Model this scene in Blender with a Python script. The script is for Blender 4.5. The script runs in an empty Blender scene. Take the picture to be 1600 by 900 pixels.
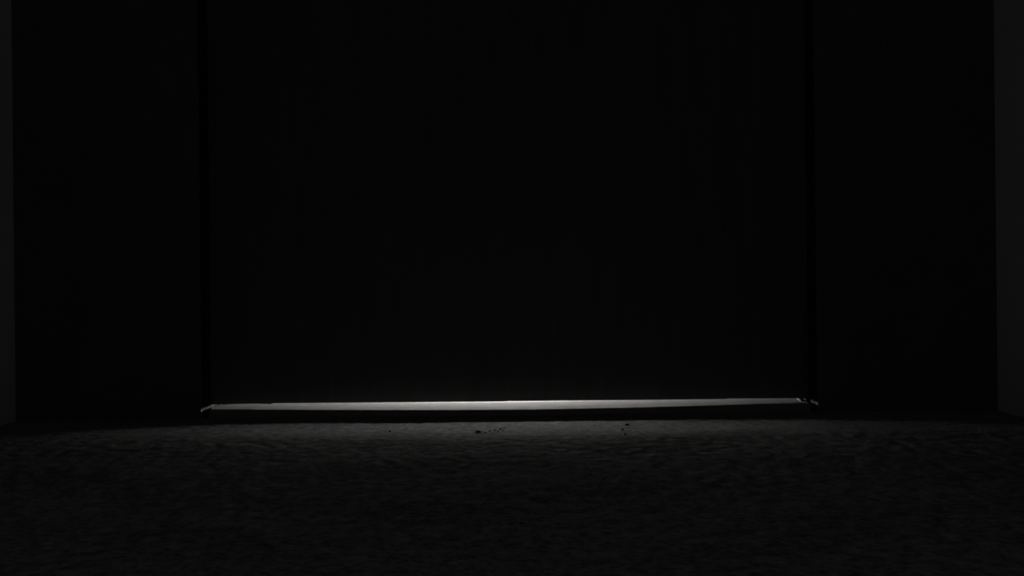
import bpy, bmesh, math, random
from mathutils import Matrix, Vector, noise

# ------------------------------------------------------------------ camera
SC = bpy.context.scene
COL = SC.collection
F_PX = 1555.0                 # focal length in pixels of the 1600x900 frame
CAM_H = 0.179                 # lens height above the floor (camera set down low)
ROLL = math.radians(-0.60)    # the photograph leans a little
cam_d = bpy.data.cameras.new('camera')
cam_d.sensor_width = 36.0
cam_d.lens = 36.0 * F_PX / 1600.0
cam_d.clip_start = 0.02
cam = bpy.data.objects.new('camera', cam_d)
COL.objects.link(cam)
cam.matrix_world = (Matrix.Translation((0, 0, CAM_H)) @ Matrix.Rotation(math.pi / 2, 4, 'X')
                    @ Matrix.Rotation(ROLL, 4, 'Z'))
SC.camera = cam

# ------------------------------------------------------------------ world, light, exposure
w = bpy.data.worlds.new('night')
SC.world = w
w.use_nodes = True
w.node_tree.nodes['Background'].inputs[0].default_value = (0.010, 0.010, 0.0105, 1)
w.node_tree.nodes['Background'].inputs[1].default_value = 0.3

vs = SC.view_settings
vs.view_transform = 'Standard'
vs.look = 'None'
vs.gamma = 1.0
vs.exposure = 0.0
vs.use_curve_mapping = False

LAMP_RADIANCE = 315.0         # the lamp behind the door (its builder is further down)
FILL_W = 0.38                  # added fill lamp behind the camera, no such source in view
ld = bpy.data.lights.new('night_light', 'AREA')
ld.shape = 'RECTANGLE'
ld.size, ld.size_y = 0.62, 0.52
ld.energy = FILL_W
ld.color = (1.0, 1.0, 1.0)
lo = bpy.data.objects.new('night_light', ld)
COL.objects.link(lo)
lo.location = (0.0, -0.88, 0.75)
lo.rotation_euler = (math.pi / 2, 0, 0)      # shines along +Y, into the room

# ------------------------------------------------------------------ helpers
def world_at(px, py, depth):
    """point seen at a photo pixel, at a known distance (used for measuring only)"""
    dx, dy = px - 800.0, 450.0 - py
    c, s = math.cos(ROLL), math.sin(ROLL)
    return ((dx * c - dy * s) * depth / F_PX, CAM_H + (dx * s + dy * c) * depth / F_PX)

def interp(pts, x):
    if x <= pts[0][0]: return pts[0][1]
    for (a, b), (c, d) in zip(pts, pts[1:]):
        if x <= c:
            return b + (d - b) * (x - a) / max(1e-9, c - a)
    return pts[-1][1]

def add_box(bm, x0, x1, y0, y1, z0, z1):
    v = [bm.verts.new(p) for p in ((x0, y0, z0), (x1, y0, z0), (x1, y1, z0), (x0, y1, z0),
                                   (x0, y0, z1), (x1, y0, z1), (x1, y1, z1), (x0, y1, z1))]
    for f in ((3, 2, 1, 0), (4, 5, 6, 7), (0, 1, 5, 4), (1, 2, 6, 5), (2, 3, 7, 6), (3, 0, 4, 7)):
        bm.faces.new([v[i] for i in f])

def obj(name, bm, m, parent=None, smooth=False, bevel=0.0):
    if bevel:
        bmesh.ops.bevel(bm, geom=list(bm.edges), offset=bevel, segments=2, affect='EDGES', profile=0.5)
    me = bpy.data.meshes.new(name)
    bmesh.ops.recalc_face_normals(bm, faces=bm.faces)
    bm.to_mesh(me); bm.free()
    me.materials.append(m)
    if smooth:
        for p in me.polygons: p.use_smooth = True
    o = bpy.data.objects.new(name, me)
    COL.objects.link(o)
    o.parent = parent
    return o

def box(name, m, *b, parent=None, bevel=0.0):
    bm = bmesh.new(); add_box(bm, *b)
    return obj(name, bm, m, parent, bevel=bevel)

def struct(o, label):
    o['kind'] = 'structure'; o['label'] = label; o['category'] = o.name.split('_')[0]
    return o

def tag(o, label, cat, group=None):
    o['label'] = label; o['category'] = cat
    if group: o['group'] = group
    return o

def material(name, dark, light, scale=(1, 1, 1), freq=8.0, detail=6.0, rough=0.7, spec=0.2,
             bump=0.0, bump_dist=0.001, speck=0.0):
    """two-tone procedural surface: stretched noise for grain, optional fine relief and specks"""
    m = bpy.data.materials.new(name)
    m.use_nodes = True
    nt = m.node_tree; N = nt.nodes; L = nt.links
    b = N['Principled BSDF']
    b.inputs['Roughness'].default_value = rough
    b.inputs['Specular IOR Level'].default_value = spec
    tc = N.new('ShaderNodeTexCoord')
    mp = N.new('ShaderNodeMapping'); mp.inputs['Scale'].default_value = scale
    L.new(tc.outputs['Object'], mp.inputs['Vector'])
    nz = N.new('ShaderNodeTexNoise')
    nz.inputs['Scale'].default_value = freq
    nz.inputs['Detail'].default_value = detail
    nz.inputs['Roughness'].default_value = 0.62
    L.new(mp.outputs['Vector'], nz.inputs['Vector'])
    rp = N.new('ShaderNodeValToRGB')
    rp.color_ramp.elements[0].position = 0.32; rp.color_ramp.elements[0].color = (*dark, 1)
    rp.color_ramp.elements[1].position = 0.68; rp.color_ramp.elements[1].color = (*light, 1)
    L.new(nz.outputs['Fac'], rp.inputs['Fac'])
    out = rp.outputs['Color']
    if speck:
        n2 = N.new('ShaderNodeTexNoise'); n2.inputs['Scale'].default_value = 170.0
        n2.inputs['Detail'].default_value = 2.0
        L.new(tc.outputs['Object'], n2.inputs['Vector'])
        r2 = N.new('ShaderNodeValToRGB')
        r2.color_ramp.elements[0].position = 0.30; r2.color_ramp.elements[0].color = (1 - speck,) * 3 + (1,)
        r2.color_ramp.elements[1].position = 0.54; r2.color_ramp.elements[1].color = (1, 1, 1, 1)
        L.new(n2.outputs['Fac'], r2.inputs['Fac'])
        mx = N.new('ShaderNodeMix'); mx.data_type = 'RGBA'; mx.blend_type = 'MULTIPLY'
        mx.inputs['Factor'].default_value = 1.0
        L.new(out, mx.inputs['A']); L.new(r2.outputs['Color'], mx.inputs['B'])
        out = mx.outputs['Result']
    L.new(out, b.inputs['Base Color'])
    if bump:
        bp = N.new('ShaderNodeBump'); bp.inputs['Strength'].default_value = bump
        bp.inputs['Distance'].default_value = bump_dist
        L.new(nz.outputs['Fac'], bp.inputs['Height'])
        L.new(bp.outputs['Normal'], b.inputs['Normal'])
    return m

M_DOOR = material('black_painted_wood', (.08,) * 3, (.10,) * 3, (6, 6, .5), 14, rough=.75, spec=.12, bump=.15)
M_FRAME = material('black_painted_frame', (.028,) * 3, (.034,) * 3, (8, 8, .6), 14, rough=.9, spec=.0, bump=.15)
M_WALL_DARK = material('dark_wall_paint', (.08,) * 3, (.10,) * 3, (1, 1, 1), 20, rough=.85, spec=.1, bump=.1)
M_WALL = material('plaster_paled_for_edges', (.70,) * 3, (.76,) * 3, (1, 1, 1), 9, rough=.9, spec=.1, bump=.1)  # side walls kept pale to imitate the frame's fogged left and right edges
M_CEIL = material('grey_ceiling_paint', (.30,) * 3, (.34,) * 3, (1, 1, 1), 9, rough=.9, spec=.1)
M_SILL = material('worn_threshold_wood', (.148, .147, .144), (.208, .207, .203), (3, 60, 60), 11, 8, rough=.9, spec=.0,
                  bump=.35, bump_dist=.0006)
M_FLOOR = material('worn_floor', (.21,) * 3, (.38,) * 3, (9, 7, 7), 9, 9, rough=.95, spec=.0,
                   bump=.5, bump_dist=.0010, speck=.45)
M_HALL = material('hall_floor_boards', (.16,) * 3, (.20,) * 3, (2, 20, 20), 8, rough=.7, spec=.2)
M_HALLWALL = material('hall_wall_paint', (.62,) * 3, (.68,) * 3, (1, 1, 1), 8, rough=.9, spec=.1)
M_GRIT = material('black_grit', (.012,) * 3, (.03,) * 3, (1, 1, 1), 300, rough=.9, spec=.05)
M_METAL = material('grey_lamp_metal', (.10,) * 3, (.14,) * 3, (1, 1, 1), 60, rough=.5, spec=.4)
M_WINFRAME = material('window_frame_paint', (.28,) * 3, (.34,) * 3, (1, 1, 1), 30, rough=.6, spec=.2)

M_GLOW = bpy.data.materials.new('lamp_tube_glow')
M_GLOW.use_nodes = True
_n = M_GLOW.node_tree.nodes; _l = M_GLOW.node_tree.links
_e = _n.new('ShaderNodeEmission'); _e.inputs[0].default_value = (1.0, .985, .95, 1)
_e.inputs[1].default_value = LAMP_RADIANCE
_l.new(_e.outputs[0], _n['Material Output'].inputs[0])

# ------------------------------------------------------------------ measurements (metres)
XL, XR = -0.685, 0.667        # faces of the side walls
Y_WALL = 1.370                # front of the wall the door hangs in
Y_DOOR = 1.410                # front face of the door
DOOR_T = 0.036
Y_SILL0, Y_SILL1 = 1.380, 1.500
Y_BACK = 1.520                # back of that wall
JL = world_at(315, 632, Y_WALL)[0]
JR = world_at(1277, 622, Y_WALL)[0]
CEIL, Y_REAR, Y_HALL = 2.40, -0.90, 3.20
WT = 0.12

# ------------------------------------------------------------------ setting: floor
def floor_rise(x):
    """the floor is worn lower where people step, in the middle"""
    return 0.0028 * min(1.0, (x / 0.38) ** 2)

def floor_ridge(x, y):  # ramp put in to tilt the floor to the lamp and dim it beyond
    """invented swell that shapes the lit band: it rises away from the threshold to a low crest, then the floor runs on nearly level"""
    c = 1.145 - 0.025 * math.exp(-((x + 0.055) / 0.05) ** 2) + 0.006 * noise.noise(Vector((x * 7, 2.2, 0)))
    if y >= c:
        t = max(0.0, 1 - (y - c) / (1.312 - c))
        return 0.0034 * t * t * (3 - 2 * t)
    t = max(0.0, 1 - (c - y) / 0.75)
    return 0.0034 * t * t * (3 - 2 * t)

def floor_mesh():
    """one worn surface: fine real relief in the strip in front of the door"""
    bm = bmesh.new()
    xs = [XL + (XR - XL) * i / 480 for i in range(481)]
    ys = [Y_REAR - WT + (0.45 - Y_REAR + WT) * i / 10 for i in range(10)]
    ys += [0.45 + (1.00 - 0.45) * i / 60 for i in range(60)]
    ys += [1.00 + (1.379 - 1.00) * i / 190 for i in range(191)]
    rows = []
    for y in ys:
        row = []
        for x in xs:
            z = 0.0
            if y > 0.30:
                k = min(1.0, max(0.0, (y - 0.45) / 0.2)) * min(1.0, (1.379 - y) / 0.015)
                z += k * 0.00045 * noise.noise(Vector((x * 8, y * 11, 1.7)))
                z += k * 0.00030 * noise.noise(Vector((x * 75, y * 48, 4.1)))
                z += floor_ridge(x, y)
            z += floor_rise(x)
            row.append(bm.verts.new((x, y, z)))
        rows.append(row)
    for a, b in zip(rows, rows[1:]):
        for i in range(len(xs) - 1):
            bm.faces.new((a[i], a[i + 1], b[i + 1], b[i]))
    me = obj('floor', bm, M_FLOOR, smooth=True)
    return me
fl = struct(floor_mesh(), 'dark worn floor in front of the closed door, lit in a thin band')
box('subfloor', M_FLOOR, XL, XR, Y_REAR - WT, 1.379, -0.06, -0.004, parent=fl)

# ------------------------------------------------------------------ setting: wall with the doorway
DOOR_H = 2.03
bm = bmesh.new()
add_box(bm, XL, JL - 0.02, Y_WALL, Y_BACK, -0.06, CEIL)
add_box(bm, JL - 0.02, JL - .0006, Y_WALL, Y_WALL + .003, -0.06, CEIL)
add_box(bm, JR + .0006, JR + 0.02, Y_WALL, Y_WALL + .003, -0.06, CEIL)
add_box(bm, JR + 0.02, XR, Y_WALL, Y_BACK, -0.06, CEIL)
add_box(bm, JL - 0.02, JR + 0.02, Y_WALL, Y_BACK, DOOR_H + 0.03, CEIL)
struct(obj('wall_front', bm, M_WALL_DARK), 'black wall around the closed door')
struct(box('wall_left', M_WALL, XL - WT, XL, Y_REAR - WT, Y_HALL + WT, -0.06, CEIL), 'side wall at the left edge, its pale tone imitating the fogged frame edge')
struct(box('wall_right', M_WALL, XR, XR + WT, Y_REAR - WT, Y_HALL + WT, -0.06, CEIL), 'side wall at the right edge, its pale tone imitating the fogged frame edge')
struct(box('ceiling', M_CEIL, XL - WT, XR + WT, Y_REAR - WT, Y_HALL + WT, CEIL, CEIL + .1), 'grey ceiling above the dark room')

# rear wall; its small window is added to account for the fill lamp
WX, WZ0, WZ1 = 0.36, 0.45, 1.05
bm = bmesh.new()
add_box(bm, XL, -WX, Y_REAR - WT, Y_REAR, 0, CEIL)
add_box(bm, WX, XR, Y_REAR - WT, Y_REAR, 0, CEIL)
add_box(bm, -WX, WX, Y_REAR - WT, Y_REAR, 0, WZ0)
add_box(bm, -WX, WX, Y_REAR - WT, Y_REAR, WZ1, CEIL)
struct(obj('wall_rear', bm, M_WALL), 'grey wall behind the viewer with a small added window')
bm = bmesh.new()
for a in ((-WX, -WX + .03, WZ0, WZ1), (WX - .03, WX, WZ0, WZ1), (-WX + .03, WX - .03, WZ0, WZ0 + .03),
          (-WX + .03, WX - .03, WZ1 - .03, WZ1)):
    add_box(bm, a[0], a[1], Y_REAR - .08, Y_REAR - .03, a[2], a[3])
win = struct(obj('window_added', bm, M_WINFRAME), 'added unseen window behind the viewer, stand-in origin of the fill light')
M_PANE = bpy.data.materials.new('window_glass'); M_PANE.use_nodes = True
_b = M_PANE.node_tree.nodes['Principled BSDF']
_b.inputs['Transmission Weight'].default_value = 1.0; _b.inputs['Roughness'].default_value = 0.02
box('pane', M_PANE, -WX + .03, WX - .03, Y_REAR - .058, Y_REAR - .052, WZ0 + .03, WZ1 - .03, parent=win)

# jamb linings of the doorway
def jamb(name, x0, x1, label):
    o = box(name, M_FRAME, x0, x1, Y_WALL + 0.0035, Y_BACK, 0.0, DOOR_H + 0.03, bevel=0.0012)
    return struct(o, label)
jamb('trim_1', JL - 0.02, JL, 'left jamb of the dark doorway')
jamb('trim_2', JR, JR + 0.02, 'right jamb of the dark doorway')
struct(box('trim_3', M_FRAME, JL, JR, Y_WALL - .001, Y_BACK, DOOR_H + .005, DOOR_H + .03, bevel=.0012), 'head of the dark doorway')

# ------------------------------------------------------------------ door leaf (its lower edge is rough)
DOOR_EDGE = [(325, 632.0), (348, 632.0), (350, 632.7), (353, 631.9), (372, 631.2), (400, 630.8), (423, 631.5), (426.5, 630.0),
             (480, 629.7), (560, 629.2), (620, 628.7), (680, 628.2), (780, 627.4), (792, 627.1), (796, 626.7), (800, 626.9),
             (880, 626.0), (980, 625.2), (1080, 624.1), (1134, 623.5), (1139, 622.9), (1200, 622.6), (1249, 622.2),
             (1250, 625.6), (1251.5, 627.0), (1254, 626.2), (1256, 622.6), (1270, 622.0)]
edge = [world_at(a, b, Y_DOOR) for a, b in DOOR_EDGE]
DX0, DX1 = JL + 0.0008, JR - 0.0008
bm = bmesh.new()
xs = [DX0 + (DX1 - DX0) * i / 420 for i in range(421)]
cols = []
for x in xs:
    z = interp(edge, x) + 0.00008 * noise.noise(Vector((x * 220, 0, 0)))
    pr = [(Y_DOOR + .0006, z), (Y_DOOR, z + .0008), (Y_DOOR, DOOR_H), (Y_DOOR + DOOR_T, DOOR_H),
          (Y_DOOR + DOOR_T, z + .0060), (Y_DOOR + .018, z + .0003)]
    cols.append([bm.verts.new((x, y, zz)) for y, zz in pr])
for a, b in zip(cols, cols[1:]):
    for i in range(6):
        j = (i + 1) % 6
        bm.faces.new((a[i], a[j], b[j], b[i]))
bm.faces.new(cols[0]); bm.faces.new(cols[-1])
door = obj('door_1', bm, M_DOOR)
struct(door, 'closed black door with light showing along its rough lower edge')

# ------------------------------------------------------------------ threshold, worn hollow in the middle
SILL_EDGE = [(318, 640.6), (400, 640.8), (480, 641.1), (580, 641.4), (680, 641.4), (780, 641.0), (830, 640.5), (880, 639.6),
             (980, 637.8), (1080, 635.2), (1180, 632.2), (1250, 630.7), (1275, 630.4)]
sill_z = [world_at(a, b, Y_SILL0 + .002) for a, b in SILL_EDGE]
bm = bmesh.new()
xs = [JL + 0.0005 + (JR - JL - 0.001) * i / 400 for i in range(401)]
cols = []
for x in xs:
    zt = interp(sill_z, x) + 0.00012 * noise.noise(Vector((x * 60, 3.3, 0)))
    r = 0.0060
    pr = [(Y_SILL0 + .001, 0.0), (Y_SILL0, 0.002), (Y_SILL0, zt - r)]
    for k in range(1, 7):
        a = math.pi / 2 * k / 6
        pr.append((Y_SILL0 + r * (1 - math.cos(a)), zt - r + r * math.sin(a)))
    for y in (1.392, 1.40, 1.41, 1.42, 1.435, 1.45, 1.47):
        pr.append((y, zt + 0.00015 * noise.noise(Vector((x * 14, y * 160, 8)))))
    pr += [(Y_SILL1 - .004, zt), (Y_SILL1, zt - .004), (Y_SILL1, 0.0)]
    # the board stops short of the jambs and its front corners are broken off
    mid = (JL + JR) / 2
    cols.append([bm.verts.new((mid + (x - mid) * (1 - (.003 + .012 * max(0.0, (1.412 - y) / .032)) * abs((x - mid) / (JR - mid)) ** 12), y, z)) for y, z in pr])
n = len(cols[0])
for a, b in zip(cols, cols[1:]):
    for i in range(n):
        j = (i + 1) % n
        bm.faces.new((a[i], a[j], b[j], b[i]))
bm.faces.new(cols[0]); bm.faces.new(cols[-1])
sill = obj('trim_4', bm, M_SILL, smooth=True)
struct(sill, 'pale worn threshold board under the door, hollowed in the middle')

# ------------------------------------------------------------------ lit hall behind the door
struct(box('floor_hall', M_HALL, XL, XR, Y_SILL1, Y_HALL + WT, -0.06, 0.0), 'lit floor of the hall behind the door')
struct(box('wall_back', M_HALLWALL, XL, XR, Y_HALL, Y_HALL + WT, 0.0, CEIL), 'end wall of the hall behind the door')

def lathe(name, prof, m, parent, seg=32):
    bm = bmesh.new()
    rings = []
    for r, z in prof:
        rings.append([bm.verts.new((r * math.cos(2 * math.pi * i / seg), r * math.sin(2 * math.pi * i / seg), z))
                      for i in range(seg)])
    for a, b in zip(rings, rings[1:]):
        for i in range(seg):
            j = (i + 1) % seg
            bm.faces.new((a[i], a[j], b[j], b[i]))
    bm.faces.new(rings[0]); bm.faces.new(rings[-1])
    return obj(name, bm, m, parent, smooth=False)

LAMP_X, LAMP_Y, LAMP_Z, LAMP_R, LAMP_L = -0.045, 1.770, 0.049, 0.031, 0.10
lamp = bpy.data.objects.new('tube_lamp', None)
COL.objects.link(lamp)
lamp.location = (LAMP_X, LAMP_Y, 0.0)
tag(lamp, 'small frosted tube lamp lying on two feet behind the door', 'lamp')
def lying(name, prof, m):
    o = lathe(name, prof, m, lamp)
    o.location = (0, 0, LAMP_Z); o.rotation_euler = (0, math.pi / 2, 0)
    return o
lying('tube', [(LAMP_R - .003, -LAMP_L), (LAMP_R, -LAMP_L + .003), (LAMP_R, LAMP_L - .003), (LAMP_R - .003, LAMP_L)], M_GLOW)
for sx in (-1, 1):
    p = [(.026, LAMP_L + .0005), (.036, LAMP_L + .002), (.036, LAMP_L + .016), (.024, LAMP_L + .020)]
    lying('end_cap', [(r, sx * z) for r, z in p], M_METAL)
    bm = bmesh.new(); add_box(bm, sx * (LAMP_L + .009) - .006, sx * (LAMP_L + .009) + .006, -.03, .03, 0, .020)
    obj('foot', bm, M_METAL, lamp, bevel=.002)

# ------------------------------------------------------------------ grit lying on the lit floor
def on_floor(px, py):
    dx, dy = px - 800.0, 450.0 - py
    c, s = math.cos(ROLL), math.sin(ROLL)
    u, v = dx * c - dy * s, dx * s + dy * c
    d = CAM_H * F_PX / -v
    return (u * d / F_PX, d)

def grit(name, px, py, lx, ly, lz, label, cat, group=None, seed=0, rot=0.0):
    random.seed(seed)
    bm = bmesh.new()
    bmesh.ops.create_icosphere(bm, subdivisions=2, radius=1.0)
    for v in bm.verts:
        k = 1 + 0.35 * noise.noise(v.co * 1.6 + Vector((seed * 3.1, 0, 0)))
        v.co = Vector((v.co.x * lx * k, v.co.y * ly * k, max(-0.45, v.co.z) * lz * k))
    o = obj(name, bm, M_GRIT)
    x, y = on_floor(px, py)
    o.location = (x, y, 0.4 * lz + floor_rise(x) + floor_ridge(x, y))
    o.rotation_euler = (0, 0, rot)
    return tag(o, label, cat, group)

grit('paint_flake', 747, 677, .0036, .0030, .0014, 'dark elongated flake lying in the brightest patch of the lit floor', 'flake', seed=1, rot=.2)
g = 'grit specks right of the flake'
ORD = ('first', 'second', 'third', 'fourth', 'fifth', 'sixth', 'seventh', 'eighth')
for i, (px, py, s) in enumerate(((758, 678.5, .0012), (765, 675.5, .0014), (769, 680, .0009), (774, 674.5, .0016),
                                 (778, 676.5, .0014), (782, 671.5, .0016), (786, 675.5, .0011), (788, 669.5, .0012))):
    s *= .78
    grit('grit_speck', px, py, s, s * 1.1, s * .9, 'tiny black grit speck, %s one to the right of the dark elongated flake' % ORD[i], 'grit', g, seed=10 + i, rot=i)
grit('floor_crumb', 609, 677, .0013, .0016, .0014, 'lone black crumb on the lit floor well left of the flake', 'crumb', seed=31)
grit('floor_crumb', 980, 665.5, .0030, .0018, .0016, 'ragged black crumb nearest the threshold on the right half of the lit floor', 'crumb', seed=32)
grit('floor_crumb', 973, 674, .0018, .0018, .0012, 'middle black crumb of three in a row on the right of the lit floor', 'crumb', seed=33)
grit('floor_crumb', 977, 684, .0014, .0016, .0016, 'black crumb nearest the viewer on the right of the lit floor', 'crumb', seed=34)
